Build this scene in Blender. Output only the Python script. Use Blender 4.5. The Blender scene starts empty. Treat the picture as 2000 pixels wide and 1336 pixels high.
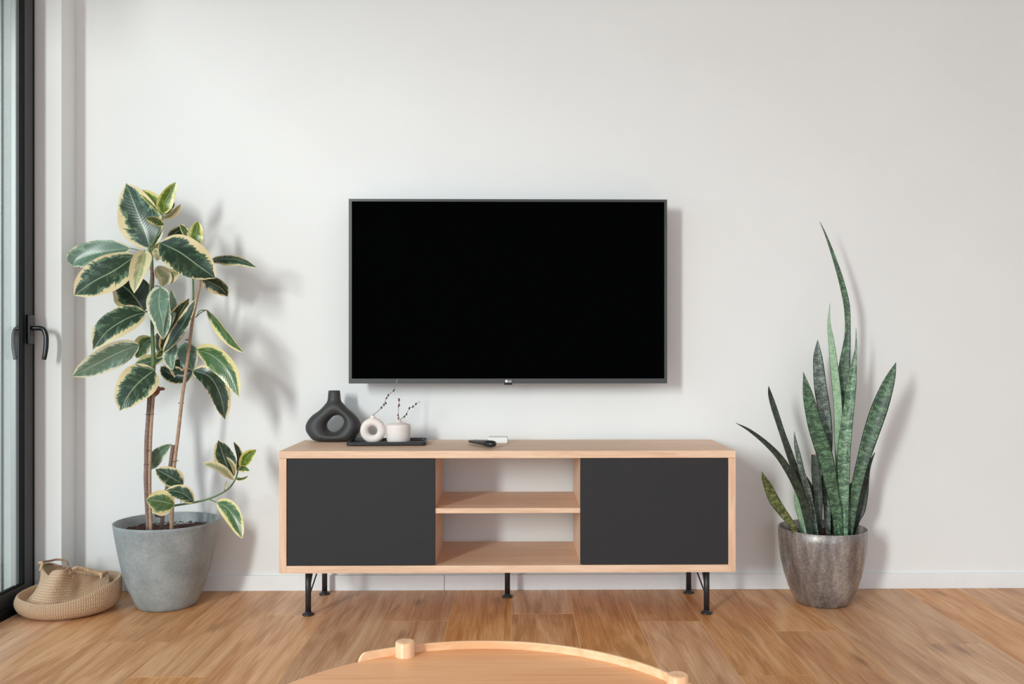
import bpy, bmesh, math, random
from mathutils import Vector, Matrix, noise
sc = bpy.context.scene
PI = math.pi
R = random.Random(7)

# ---------------------------------------------------------------- camera
F, CX, CY, H = 1785.0, 1027.0, 683.0, 0.955
YAW = math.radians(0.8)
cam = bpy.data.objects.new('camera', bpy.data.cameras.new('camera'))
sc.collection.objects.link(cam); sc.camera = cam
cam.data.sensor_width = 36.0
cam.data.lens = F / 2000 * 36
cam.data.shift_x = -(CX - 1000) / 2000
cam.data.shift_y = (CY - 668) / 2000
cam.location = (0, 0, H)
cam.rotation_euler = (PI / 2, 0, -YAW)
cam.data.clip_start = 0.05

# ---------------------------------------------------------------- world, light, exposure
w = bpy.data.worlds.new('world'); sc.world = w; w.use_nodes = True
w.node_tree.nodes['Background'].inputs[0].default_value = (0.80, 0.945, 1.11, 1)
w.node_tree.nodes['Background'].inputs[1].default_value = 1.5
def area(name, loc, target, sx, sy, power, col):
    l = bpy.data.lights.new(name, 'AREA'); l.shape = 'RECTANGLE'; l.size = sx; l.size_y = sy
    l.energy = power; l.color = col
    o = bpy.data.objects.new(name, l); sc.collection.objects.link(o); o.location = loc
    o.rotation_euler = (Vector(target) - Vector(loc)).to_track_quat('-Z', 'Y').to_euler()
    return o
area('daylight', (-4.5, -5.0, 2.95), (0.3, 3.6, 0.9), 0.8, 2.8, 690, (1.0, 0.985, 0.96))
sc.view_settings.view_transform = 'Standard'
sc.view_settings.look = 'None'
sc.view_settings.gamma = 1
sc.view_settings.use_curve_mapping = False
sc.view_settings.exposure = 0.0

# ---------------------------------------------------------------- measuring helper: photo pixel + distance from the camera plane -> metres
def P(px, py, D):
    t = (px - CX) / F
    k = (t * math.cos(YAW) + math.sin(YAW)) / (math.cos(YAW) - t * math.sin(YAW))
    zc = D * (math.cos(YAW) + k * math.sin(YAW))
    return Vector((k * D, D, H - (py - CY) * zc / F))
def M(px_len, D): return px_len * D / F

# ---------------------------------------------------------------- object helpers
col = sc.collection
def root_loc(p):
    while p.parent: p = p.parent
    return p.location.copy()
def thing(name, loc, label=None, cat=None, group=None, kind=None):
    o = bpy.data.objects.new(name, None); col.objects.link(o); o.location = loc
    o.empty_display_size = 0.05
    return tag(o, label, cat, group, kind)
def tag(o, label=None, cat=None, group=None, kind=None):
    if label: o['label'] = label
    if cat: o['category'] = cat
    if group: o['group'] = group
    if kind: o['kind'] = kind
    return o
def obj(name, bm, mat, parent=None, loc=None, smooth=False, label=None, bevel=0, seg=2):
    """bm in world coordinates -> one mesh object"""
    base = root_loc(parent) if parent else (Vector(loc) if loc is not None else Vector((0, 0, 0)))
    bmesh.ops.translate(bm, verts=bm.verts, vec=-base)
    me = bpy.data.meshes.new(name); bm.to_mesh(me); bm.free()
    me.materials.append(mat)
    if smooth:
        for p in me.polygons: p.use_smooth = True
    o = bpy.data.objects.new(name, me); col.objects.link(o)
    if parent: o.parent = parent
    else: o.location = base
    if bevel:
        m = o.modifiers.new('bevel', 'BEVEL'); m.width = bevel; m.segments = seg; m.limit_method = 'ANGLE'
        m.angle_limit = math.radians(40)
        for p in me.polygons: p.use_smooth = False
    if label: o['label'] = label
    return o
def box(x0, x1, y0, y1, z0, z1, bm=None):
    bm = bm or bmesh.new()
    v = [bm.verts.new((x, y, z)) for x in (x0, x1) for y in (y0, y1) for z in (z0, z1)]
    for f in ((0,1,3,2),(4,6,7,5),(0,4,5,1),(2,3,7,6),(0,2,6,4),(1,5,7,3)):
        bm.faces.new([v[i] for i in f])
    return bm
def lathe(prof, c, seg=64, bm=None, caps=True):
    bm = bm or bmesh.new(); rings = []
    for r, z in prof:
        rings.append([bm.verts.new((c[0] + r*math.cos(2*PI*i/seg), c[1] + r*math.sin(2*PI*i/seg), c[2] + z)) for i in range(seg)])
    for a, b in zip(rings, rings[1:]):
        for i in range(seg):
            j = (i+1) % seg; bm.faces.new((a[i], a[j], b[j], b[i]))
    if caps:
        bm.faces.new(rings[0][::-1]); bm.faces.new(rings[-1])
    return bm
def spline(pts, n):
    """Catmull-Rom through pts (Vectors), n samples"""
    pts = [Vector(p) for p in pts]
    if len(pts) == 2: return [pts[0].lerp(pts[1], i/(n-1)) for i in range(n)]
    P0 = [2*pts[0]-pts[1]] + pts + [2*pts[-1]-pts[-2]]
    out = []; S = len(pts)-1
    for i in range(n):
        t = i/(n-1)*S; k = min(int(t), S-1); u = t-k
        a, b, c, d = P0[k:k+4]
        out.append(0.5*((2*b)+(c-a)*u+(2*a-5*b+4*c-d)*u*u+(3*b-a-3*c+d)*u**3))
    return out
def tube(pts, rad, seg=8, n=None, bm=None, sm=True):
    bm = bm or bmesh.new()
    if sm: pts = spline(pts, n or max(6, len(pts)*4))
    else: pts = [Vector(p) for p in pts]
    rings = []; prev = None
    for i, p in enumerate(pts):
        t = (pts[min(i+1, len(pts)-1)] - pts[max(i-1, 0)]).normalized()
        if prev is None: a = t.orthogonal().normalized()
        else: a = (prev - t*prev.dot(t)).normalized()
        prev = a; b = t.cross(a)
        r = rad(i/(len(pts)-1)) if callable(rad) else rad
        rings.append([bm.verts.new(p + a*r*math.cos(2*PI*k/seg) + b*r*math.sin(2*PI*k/seg)) for k in range(seg)])
    for A, B in zip(rings, rings[1:]):
        for i in range(seg):
            j = (i+1) % seg; bm.faces.new((A[i], A[j], B[j], B[i]))
    bm.faces.new(rings[0][::-1]); bm.faces.new(rings[-1])
    return bm
def ellipsoid(c, rx, ry, rz, bm=None, sub=2, rot=None):
    bm = bm or bmesh.new()
    r = bmesh.ops.create_icosphere(bm, subdivisions=sub, radius=1)
    m = Matrix.Translation(c) @ (rot if rot else Matrix.Identity(4)) @ Matrix.Diagonal((rx, ry, rz, 1))
    bmesh.ops.transform(bm, matrix=m, verts=r['verts'])
    return bm

# ---------------------------------------------------------------- materials
def nodes(name):
    m = bpy.data.materials.new(name); m.use_nodes = True
    nt = m.node_tree; return m, nt, nt.nodes['Principled BSDF']
def N(nt, t, **k):
    n = nt.nodes.new(t)
    for a, b in k.items(): setattr(n, a, b)
    return n
def L(nt, a, b): nt.links.new(a, b)
def srgb(r, g, b):
    f = lambda c: (c/255/12.92 if c/255 <= .04045 else ((c/255+.055)/1.055)**2.4)
    return (f(r), f(g), f(b), 1)
def ramp(nt, stops, fac=None, interp='LINEAR'):
    n = N(nt, 'ShaderNodeValToRGB'); cr = n.color_ramp; cr.interpolation = interp
    while len(cr.elements) < len(stops): cr.elements.new(0.5)
    for e, (p, c) in zip(cr.elements, stops): e.position = p; e.color = c
    if fac is not None: L(nt, fac, n.inputs[0])
    return n
def mapping(nt, coord, scale=(1,1,1), loc=(0,0,0)):
    m = N(nt, 'ShaderNodeMapping'); m.inputs['Scale'].default_value = scale; m.inputs['Location'].default_value = loc
    L(nt, coord, m.inputs[0]); return m.outputs[0]
def noi(nt, vec, scale, detail=4, rough=.5, dist=0):
    n = N(nt, 'ShaderNodeTexNoise'); n.inputs['Scale'].default_value = scale; n.inputs['Detail'].default_value = detail
    n.inputs['Roughness'].default_value = rough; n.inputs['Distortion'].default_value = dist
    if vec is not None: L(nt, vec, n.inputs['Vector'])
    return n.outputs[0]
def mth(nt, op, a, b=None, clamp=False):
    n = N(nt, 'ShaderNodeMath', operation=op); n.use_clamp = clamp
    for i, x in enumerate((a, b)):
        if x is None: continue
        if isinstance(x, (int, float)): n.inputs[i].default_value = x
        else: L(nt, x, n.inputs[i])
    return n.outputs[0]
def mix(nt, fac, a, b, mode='MIX'):
    n = N(nt, 'ShaderNodeMix', data_type='RGBA', blend_type=mode)
    if isinstance(fac, (int, float)): n.inputs[0].default_value = fac
    else: L(nt, fac, n.inputs[0])
    for i, x in ((6, a), (7, b)):
        if isinstance(x, tuple): n.inputs[i].default_value = x
        else: L(nt, x, n.inputs[i])
    return n.outputs[2]
def bump(nt, bs, h, strength=.2, dist=.002):
    b = N(nt, 'ShaderNodeBump'); b.inputs['Strength'].default_value = strength; b.inputs['Distance'].default_value = dist
    L(nt, h, b.inputs['Height']); L(nt, b.outputs[0], bs.inputs['Normal'])
def plain(name, c, rough=.5, metal=0, spec=.5, nz=0, nscale=40, bmp=0):
    m, nt, bs = nodes(name)
    bs.inputs['Roughness'].default_value = rough; bs.inputs['Metallic'].default_value = metal
    bs.inputs['Specular IOR Level'].default_value = spec
    co = N(nt, 'ShaderNodeTexCoord').outputs['Object']
    h = noi(nt, co, nscale, 5)
    lo = tuple(x*(1-nz) for x in c[:3]) + (1,); hi = tuple(min(1, x*(1+nz)) for x in c[:3]) + (1,)
    L(nt, ramp(nt, [(.3, lo), (.7, hi)], h).outputs[0], bs.inputs['Base Color'])
    if bmp: bump(nt, bs, h, bmp)
    return m

def wood(name, lo, mid, hi, axis, rough=.45, freq=60, stretch=.06, per_obj=False, knots=0, bmp=.05):
    """straight-grained wood; axis = grain direction index"""
    m, nt, bs = nodes(name)
    co = N(nt, 'ShaderNodeTexCoord').outputs['Object']
    if per_obj:
        oi = N(nt, 'ShaderNodeObjectInfo')
        s = N(nt, 'ShaderNodeVectorMath', operation='SCALE'); s.inputs[0].default_value = (7.3, 13.1, 5.7)
        L(nt, oi.outputs['Random'], s.inputs['Scale'])
        ad = N(nt, 'ShaderNodeVectorMath', operation='ADD'); L(nt, co, ad.inputs[0]); L(nt, s.outputs[0], ad.inputs[1]); co = ad.outputs[0]
    sc1 = [1, 1, 1]; sc1[axis] = stretch
    v = mapping(nt, co, tuple(sc1))
    a = noi(nt, v, freq, 6, .6, .6)            # fine fibres
    sc2 = [1, 1, 1]; sc2[axis] = .10
    b = noi(nt, mapping(nt, co, tuple(sc2)), min(freq*.16, 14), 4, .55, 1.2)   # broad figure
    f = mth(nt, 'ADD', mth(nt, 'MULTIPLY', a, .45), mth(nt, 'MULTIPLY', b, .55))
    c = ramp(nt, [(.38, lo), (.5, mid), (.62, hi)], f).outputs[0]
    if knots:
        sc3 = [1, 1, 1]; sc3[axis] = .32
        vv = mapping(nt, co, tuple(sc3))
        vo = N(nt, 'ShaderNodeTexVoronoi'); vo.inputs['Scale'].default_value = 6.5; L(nt, vv, vo.inputs['Vector'])
        dk = mth(nt, 'ADD', vo.outputs['Distance'], mth(nt, 'MULTIPLY', mth(nt, 'SUBTRACT', a, .5), .25))
        k = ramp(nt, [(.0, (1,1,1,1)), (.05, (.75,.75,.75,1)), (.17, (0,0,0,1))], dk).outputs[0]
        keep = mth(nt, 'GREATER_THAN', noi(nt, co, 2.3, 1), .43)
        c = mix(nt, mth(nt, 'MULTIPLY', mth(nt, 'MULTIPLY', k, keep), .75), c, srgb(120, 74, 38))
        # cathedral streaks
        st = [1, 1, 1]; st[axis] = .1
        q = noi(nt, mapping(nt, co, tuple(st), (3.1, 1.7, .4)), 9, 5, .6, 2.2)
        c = mix(nt, mth(nt, 'MULTIPLY', ramp(nt, [(.54, (0,0,0,1)), (.66, (1,1,1,1))], q).outputs[0], .6), c, srgb(170, 116, 68))
        hv = N(nt, 'ShaderNodeHueSaturation'); L(nt, c, hv.inputs['Color'])
        L(nt, mth(nt, 'ADD', mth(nt, 'MULTIPLY', oi.outputs['Random'], .16), .92), hv.inputs['Value'])
        L(nt, mth(nt, 'ADD', mth(nt, 'MULTIPLY', mth(nt, 'FRACT', mth(nt, 'MULTIPLY', oi.outputs['Random'], 7.7)), .22), .9), hv.inputs['Saturation'])
        c = hv.outputs[0]
    L(nt, c, bs.inputs['Base Color'])
    bs.inputs['Roughness'].default_value = rough
    bump(nt, bs, a, bmp, .001)
    return m

MW = plain('white_wall_paint', srgb(238, 238, 237), .85, nz=.012, nscale=3, spec=.2)
MB = plain('white_baseboard', srgb(240, 241, 242), .5, nz=.01)
MCEIL = plain('ceiling_paint', srgb(240, 240, 240), .9)
MFRAME = plain('dark_grey_frame', srgb(56, 56, 56), .5, nz=.05, nscale=60)
MGASK = plain('black_gasket', srgb(8, 8, 9), .7, spec=.2)
MHAND = plain('black_handle', srgb(16, 16, 17), .28, spec=.6)
MFLOOR = wood('oak_floor_plank', srgb(186, 124, 76), srgb(212, 156, 108), srgb(232, 184, 138), 1, rough=.42, freq=230, stretch=.02, per_obj=True, knots=1, bmp=.12)
MSUB = plain('floor_joint_highlight', srgb(246, 206, 158), .8)  # pale colour in the plank gaps stands in for bevel highlights
OAKX = wood('light_oak_horizontal', srgb(216, 176, 146), srgb(230, 192, 162), srgb(240, 206, 178), 0, rough=.5, freq=150)
OAKZ = wood('light_oak_vertical', srgb(216, 176, 146), srgb(230, 192, 162), srgb(240, 206, 178), 2, rough=.5, freq=150)
OAKY = wood('light_oak_edge', srgb(214, 170, 132), srgb(234, 196, 158), srgb(246, 212, 176), 0, rough=.5, freq=150)
MTAB = wood('table_oak', srgb(218, 152, 100), srgb(229, 165, 114), srgb(238, 180, 132), 0, rough=.42, freq=110, stretch=.02)
MTABR = wood('table_oak_rim', srgb(222, 172, 128), srgb(236, 192, 150), srgb(244, 206, 168), 0, rough=.4, freq=90)
MTABL = wood('table_oak_leg', srgb(226, 172, 128), srgb(238, 190, 148), srgb(246, 206, 168), 2, rough=.4, freq=90)
MDOOR = plain('charcoal_door', srgb(46, 45, 47), .7, spec=.3, nz=.06, nscale=180, bmp=.05)
MLEG = plain('black_steel', srgb(40, 41, 43), .4, nz=.03)
MTV = plain('tv_bezel', srgb(70, 71, 68), .35, metal=.5)
MTVB = plain('tv_back', srgb(28, 28, 28), .6)
MSCR, _nt, _b = nodes('tv_screen'); _b.inputs['Base Color'].default_value = (.0003, .0003, .0003, 1)
_b.inputs['Roughness'].default_value = .12; _b.inputs['Specular IOR Level'].default_value = .01
MLOGO = plain('logo_print', srgb(240, 240, 240), .5)
MBLKV = plain('matte_black_ceramic', srgb(58, 57, 57), .55, nz=.06, nscale=200, bmp=.1)
MWHV = plain('blush_white_ceramic', srgb(238, 226, 219), .7, nz=.02, nscale=80, bmp=.1)
MTRAY = plain('black_tray_lacquer', srgb(34, 36, 38), .35)
MREM = plain('black_remote_plastic', srgb(28, 28, 30), .35)
MBTN = plain('remote_button_rubber', srgb(90, 90, 92), .6)
MWBOX = plain('white_plastic', srgb(238, 238, 236), .4)
MTWIG = plain('dark_twig', srgb(62, 52, 48), .8, nz=.2)
MTWIGP = plain('pale_twig', srgb(170, 165, 158), .8, nz=.1)
MBUD = plain('dark_bud', srgb(70, 52, 54), .8, nz=.3, nscale=400)
MBUDR = plain('red_bud', srgb(120, 56, 62), .8, nz=.3, nscale=400)
MTIE = plain('green_wire_tie', srgb(60, 66, 58), .5)
MBARK = plain('brown_bark', srgb(132, 108, 98), .8, nz=.28, nscale=120, bmp=.3)
MBARKL = plain('tan_bark', srgb(178, 146, 122), .8, nz=.2, nscale=100, bmp=.3)
MBARKR = plain('reddish_stump', srgb(140, 84, 66), .8, nz=.2)
MGRN = plain('green_stem', srgb(96, 122, 72), .55, nz=.15, nscale=70)
MSOIL = plain('potting_soil', srgb(74, 52, 44), .95, nz=.5, nscale=140, bmp=1)
MSOILR = plain('red_brown_soil', srgb(78, 40, 36), .95, nz=.5, nscale=140, bmp=1)

def glass_mat():
    m, nt, bs = nodes('window_glass'); nt.nodes.remove(bs)
    out = nt.nodes['Material Output']
    t = N(nt, 'ShaderNodeBsdfTransparent'); t.inputs[0].default_value = (.93, .96, .95, 1)
    g = N(nt, 'ShaderNodeBsdfGlossy'); g.inputs['Roughness'].default_value = .0
    lw = N(nt, 'ShaderNodeLayerWeight')          # Schlick, the same from both sides of the thin pane
    k = mth(nt, 'ADD', mth(nt, 'MULTIPLY', mth(nt, 'POWER', lw.outputs['Facing'], 5), .96), .045, True)
    mx = N(nt, 'ShaderNodeMixShader'); L(nt, k, mx.inputs[0]); L(nt, t.outputs[0], mx.inputs[1]); L(nt, g.outputs[0], mx.inputs[2])
    L(nt, mx.outputs[0], out.inputs[0]); return m
MGLASS = glass_mat()

def pot_mat(name, c0, c1, c2, rough, metal, vertical):
    m, nt, bs = nodes(name)
    co = N(nt, 'ShaderNodeTexCoord').outputs['Object']
    v = mapping(nt, co, (1, 1, .25) if vertical else (1, 1, 1))
    a = noi(nt, v, 9 if not vertical else 22, 6, .6); b = noi(nt, co, 110, 4, .6)
    f = mth(nt, 'ADD', mth(nt, 'MULTIPLY', a, .7), mth(nt, 'MULTIPLY', b, .3))
    L(nt, ramp(nt, [(.38, c0), (.5, c1), (.62, c2)], f).outputs[0], bs.inputs['Base Color'])
    bs.inputs['Roughness'].default_value = rough; bs.inputs['Metallic'].default_value = metal
    bump(nt, bs, b, .12, .001); return m
MPOTL = pot_mat('grey_concrete_pot', srgb(132, 138, 139), srgb(148, 154, 155), srgb(164, 170, 170), .5, 0, False)
MPOTR = pot_mat('silver_brown_glaze', srgb(118, 110, 108), srgb(150, 143, 140), srgb(188, 183, 180), .38, .5, True)
MPOTRI = plain('pot_inside_dark', srgb(78, 74, 76), .6)

def basket_mat():
    m, nt, bs = nodes('seagrass_weave')
    uv = N(nt, 'ShaderNodeUVMap').outputs[0]
    s = N(nt, 'ShaderNodeSeparateXYZ'); L(nt, uv, s.inputs[0])
    row = s.outputs[1]
    sl = mth(nt, 'PINGPONG', row, 1.0)
    st = mth(nt, 'ABSOLUTE', mth(nt, 'SINE', mth(nt, 'MULTIPLY', mth(nt, 'ADD', s.outputs[0], mth(nt, 'MULTIPLY', sl, .55)), PI)))
    rw = mth(nt, 'ABSOLUTE', mth(nt, 'SINE', mth(nt, 'MULTIPLY', row, PI)))
    h = mth(nt, 'POWER', mth(nt, 'MULTIPLY', st, mth(nt, 'POWER', rw, .6)), .7)
    co = N(nt, 'ShaderNodeTexCoord').outputs['Object']
    n1 = noi(nt, co, 260, 3); n2 = noi(nt, co, 14, 3)
    base = mix(nt, n2, srgb(240, 210, 180), srgb(248, 214, 174))
    base = mix(nt, mth(nt, 'MULTIPLY', n1, .6), base, srgb(190, 148, 112))
    c = mix(nt, ramp(nt, [(.12, (0,0,0,1)), (.5, (1,1,1,1))], h).outputs[0], srgb(166, 122, 90), base)
    L(nt, c, bs.inputs['Base Color']); bs.inputs['Roughness'].default_value = .75
    bump(nt, bs, h, .8, .004); return m
MBASK = basket_mat()
MROPE = plain('seagrass_rope', srgb(206, 176, 140), .8, nz=.25, nscale=260, bmp=.6)
MROPED = plain('dark_seagrass_rope', srgb(160, 126, 100), .8, nz=.3, nscale=260, bmp=.6)

def ficus_mat(name, green, mid, cream, margin, jag=.8, seed=0, rough=.27):
    m, nt, bs = nodes(name)
    uv = N(nt, 'ShaderNodeUVMap').outputs[0]
    s = N(nt, 'ShaderNodeSeparateXYZ'); L(nt, uv, s.inputs[0])
    oi = N(nt, 'ShaderNodeObjectInfo')
    u, v = s.outputs[0], s.outputs[1]
    au = mth(nt, 'ABSOLUTE', mth(nt, 'SUBTRACT', mth(nt, 'MULTIPLY', u, 2), 1))    # 0 midrib .. 1 edge
    # slanted coordinate following the side veins
    vs = mth(nt, 'SUBTRACT', v, mth(nt, 'MULTIPLY', au, .16))
    cb = N(nt, 'ShaderNodeCombineXYZ'); L(nt, mth(nt, 'MULTIPLY', u, 2.0), cb.inputs[0])
    L(nt, mth(nt, 'MULTIPLY', vs, 17), cb.inputs[1]); L(nt, mth(nt, 'ADD', mth(nt, 'MULTIPLY', oi.outputs['Random'], 40), seed), cb.inputs[2])
    j = noi(nt, cb.outputs[0], 1.5, 5, .7)
    cb2 = N(nt, 'ShaderNodeCombineXYZ'); L(nt, mth(nt, 'MULTIPLY', u, 1.4), cb2.inputs[0]); L(nt, mth(nt, 'MULTIPLY', vs, 2.2), cb2.inputs[1])
    L(nt, mth(nt, 'MULTIPLY', oi.outputs['Random'], 91), cb2.inputs[2])
    big = noi(nt, cb2.outputs[0], 1.6, 2)
    tipf = mth(nt, 'MULTIPLY', mth(nt, 'POWER', mth(nt, 'ABSOLUTE', mth(nt, 'SUBTRACT', mth(nt, 'MULTIPLY', v, 2), 1)), 5), .45)
    e = mth(nt, 'ADD', au, tipf)
    sidef = mth(nt, 'MULTIPLY', mth(nt, 'SUBTRACT', u, .5), mth(nt, 'SUBTRACT', mth(nt, 'FRACT', mth(nt, 'MULTIPLY', oi.outputs['Random'], 13.7)), .5))
    e = mth(nt, 'ADD', e, mth(nt, 'MULTIPLY', sidef, .9))
    e = mth(nt, 'ADD', e, mth(nt, 'MULTIPLY', mth(nt, 'SUBTRACT', j, .5), jag))
    e = mth(nt, 'ADD', e, mth(nt, 'MULTIPLY', mth(nt, 'SUBTRACT', big, .5), .75))
    k = ramp(nt, [(1-margin-.015, (0,0,0,1)), (1-margin+.015, (1,1,1,1))], e).outputs[0]
    cb3 = N(nt, 'ShaderNodeCombineXYZ'); L(nt, mth(nt, 'MULTIPLY', u, 2.6), cb3.inputs[0]); L(nt, mth(nt, 'MULTIPLY', vs, 7), cb3.inputs[1])
    L(nt, mth(nt, 'MULTIPLY', oi.outputs['Random'], 17), cb3.inputs[2])
    p = ramp(nt, [(.53, (0,0,0,1)), (.57, (1,1,1,1))], noi(nt, cb3.outputs[0], 1.3, 4, .6)).outputs[0]
    zone = ramp(nt, [(1-margin-.26, (0,0,0,1)), (1-margin-.20, (1,1,1,1))], mth(nt, 'ADD', e, mth(nt, 'MULTIPLY', mth(nt, 'SUBTRACT', p, .5), .22))).outputs[0]
    p = mth(nt, 'MULTIPLY', mth(nt, 'MAXIMUM', zone, mth(nt, 'MULTIPLY', p, .3)), .72)
    c = mix(nt, p, green, mid)
    c = mix(nt, k, c, cream)
    rib = mth(nt, 'LESS_THAN', au, .035)
    c = mix(nt, mth(nt, 'MULTIPLY', rib, .7), c, mix(nt, .5, mid, srgb(196, 206, 170)))
    L(nt, c, bs.inputs['Base Color'])
    bs.inputs['Roughness'].default_value = rough
    bs.inputs['Subsurface Weight'].default_value = 0
    vein = mth(nt, 'SINE', mth(nt, 'MULTIPLY', vs, 150))
    h = mth(nt, 'ADD', mth(nt, 'MULTIPLY', vein, .5), mth(nt, 'MULTIPLY', ramp(nt, [(0, (0,0,0,1)), (.07, (1,1,1,1))], au).outputs[0], 1.5))
    bump(nt, bs, h, .12, .0010)
    return m
CREAM = srgb(222, 206, 160)
FIC = {
 'o': ficus_mat('variegated_leaf', srgb(38, 64, 44), srgb(112, 140, 112), CREAM, .2),
 'd': ficus_mat('variegated_leaf_dark', srgb(34, 52, 36), srgb(78, 102, 72), srgb(214, 192, 146), .17, seed=3),
 'g': ficus_mat('variegated_leaf_silver', srgb(98, 126, 106), srgb(150, 172, 152), srgb(222, 220, 190), .12, seed=5),
 'y': ficus_mat('young_leaf', srgb(88, 116, 40), srgb(150, 164, 74), srgb(214, 208, 128), .34, seed=8),
 'c': ficus_mat('cream_leaf', srgb(150, 156, 110), srgb(190, 188, 146), srgb(220, 208, 166), .55, seed=11),
 'v': ficus_mat('lively_leaf', srgb(66, 98, 52), srgb(124, 146, 92), srgb(224, 210, 150), .3, seed=14),
}
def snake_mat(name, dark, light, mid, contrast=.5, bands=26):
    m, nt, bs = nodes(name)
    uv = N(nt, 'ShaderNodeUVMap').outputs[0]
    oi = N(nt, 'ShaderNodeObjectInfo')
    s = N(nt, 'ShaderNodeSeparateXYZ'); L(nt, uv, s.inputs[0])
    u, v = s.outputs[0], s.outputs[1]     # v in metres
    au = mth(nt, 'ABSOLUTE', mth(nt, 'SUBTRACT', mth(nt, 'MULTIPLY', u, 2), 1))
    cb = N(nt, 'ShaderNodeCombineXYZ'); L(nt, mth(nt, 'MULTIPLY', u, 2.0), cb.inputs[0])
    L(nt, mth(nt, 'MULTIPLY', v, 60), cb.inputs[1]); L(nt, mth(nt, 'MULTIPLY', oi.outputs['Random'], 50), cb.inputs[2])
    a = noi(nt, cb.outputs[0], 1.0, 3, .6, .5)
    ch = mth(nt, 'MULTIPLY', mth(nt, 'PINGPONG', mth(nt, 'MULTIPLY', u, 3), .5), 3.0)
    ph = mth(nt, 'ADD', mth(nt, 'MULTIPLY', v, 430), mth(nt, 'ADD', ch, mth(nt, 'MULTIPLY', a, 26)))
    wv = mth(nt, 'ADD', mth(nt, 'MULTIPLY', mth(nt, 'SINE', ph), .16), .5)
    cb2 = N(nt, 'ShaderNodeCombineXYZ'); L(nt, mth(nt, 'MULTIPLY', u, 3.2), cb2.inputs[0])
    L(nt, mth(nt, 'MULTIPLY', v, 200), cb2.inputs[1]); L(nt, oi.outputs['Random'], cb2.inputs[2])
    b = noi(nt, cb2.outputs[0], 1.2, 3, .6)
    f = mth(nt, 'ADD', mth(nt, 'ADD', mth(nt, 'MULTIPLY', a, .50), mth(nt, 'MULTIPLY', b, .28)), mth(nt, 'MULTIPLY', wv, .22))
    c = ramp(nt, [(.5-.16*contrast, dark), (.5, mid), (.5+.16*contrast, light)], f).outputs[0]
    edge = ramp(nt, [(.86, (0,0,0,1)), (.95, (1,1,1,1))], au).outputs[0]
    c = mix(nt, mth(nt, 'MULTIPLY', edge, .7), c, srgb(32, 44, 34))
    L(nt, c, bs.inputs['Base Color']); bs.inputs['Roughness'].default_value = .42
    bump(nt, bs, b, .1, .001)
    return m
SNK = {
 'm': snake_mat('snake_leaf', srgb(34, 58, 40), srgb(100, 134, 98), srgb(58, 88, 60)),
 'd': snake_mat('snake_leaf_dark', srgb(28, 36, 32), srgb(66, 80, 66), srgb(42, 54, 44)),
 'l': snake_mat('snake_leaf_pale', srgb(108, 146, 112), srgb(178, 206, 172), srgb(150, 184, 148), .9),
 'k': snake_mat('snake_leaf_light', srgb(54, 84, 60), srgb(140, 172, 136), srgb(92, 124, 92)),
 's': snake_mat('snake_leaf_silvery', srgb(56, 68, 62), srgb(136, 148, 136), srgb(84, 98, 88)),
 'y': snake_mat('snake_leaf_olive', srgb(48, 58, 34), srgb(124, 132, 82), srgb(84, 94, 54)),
}

# ================================================================ SETTING
XL, YW, XR, ZC = -1.835, 3.64, 3.4, 2.7
YP, XP = 3.524, -1.729      # the pier between door and corner: front face, right side
YB = -2.6
tag(obj('wall_back', box(XL-.12, XR+.2, YW, YW+.2, -.05, ZC+.1), MW), kind='structure', label='plain white wall behind the television')
bm = box(XL-.007, XP, YP, YW, 0, ZC)
tag(obj('wall_left', bm, MW), kind='structure', label='narrow white wall pier beside the dark door frame')
tag(obj('wall_right', box(XR, XR+.2, -1.5, YW, 0, ZC), MW), kind='structure')
tag(obj('ceiling', box(XL-.3, XR+.2, -3.2, YW+.2, ZC, ZC+.15), MCEIL), kind='structure')

# floor: a sub-floor carrying one object per plank
fl = tag(obj('floor', box(XL-.3, XR+.2, -3.0, YW+.1, -.06, -.0009), MSUB), kind='structure', label='warm oak laminate floor with planks running to the wall')
PW = .2225; X0 = -.006
strips = range(-8, 16)
nplank = 0
for k in strips:
    xa, xb = X0 + k*PW, X0 + (k+1)*PW
    xa, xb = max(xa, XL-.02), min(xb, XR)
    if xb - xa < .02: continue
    joint = {-1: 2.35, -2: 3.22, 0: 3.305, 1: 2.62, 2: 3.205, 3: 2.67, 4: 3.09, -5: 2.68, -3: 2.35, -4: 3.3, -6: 3.0, -7: 2.5, 5: 2.3, 6: 2.95}.get(k, 2.2 + R.random()*1.2)
    ys = [YW - .004]
    y = joint
    while y > YB + .4:
        ys.append(y); y -= 1.38
    ys.append(YB)
    g = .0012
    for b, a in zip(ys, ys[1:]):
        bm = box(xa+g, xb-g, a+g, b-g, -.008, 0)
        o = obj('plank', bm, MFLOOR, None, loc=((xa+xb)/2, (a+b)/2, 0), bevel=.0003, seg=1)
        o.parent = fl; nplank += 1

# skirting: two boards with a joint
bb = thing('baseboard_back', (0, YW, 0), 'low white skirting board along the wall', kind='structure')
xj = P(868, 1135, YW-.012).x
for xa, xb in ((XP, xj-.0008), (xj+.0008, XR)):
    obj('board', box(xa, xb, YW-.012, YW, 0, .061), MB, bb, bevel=.002)

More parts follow.
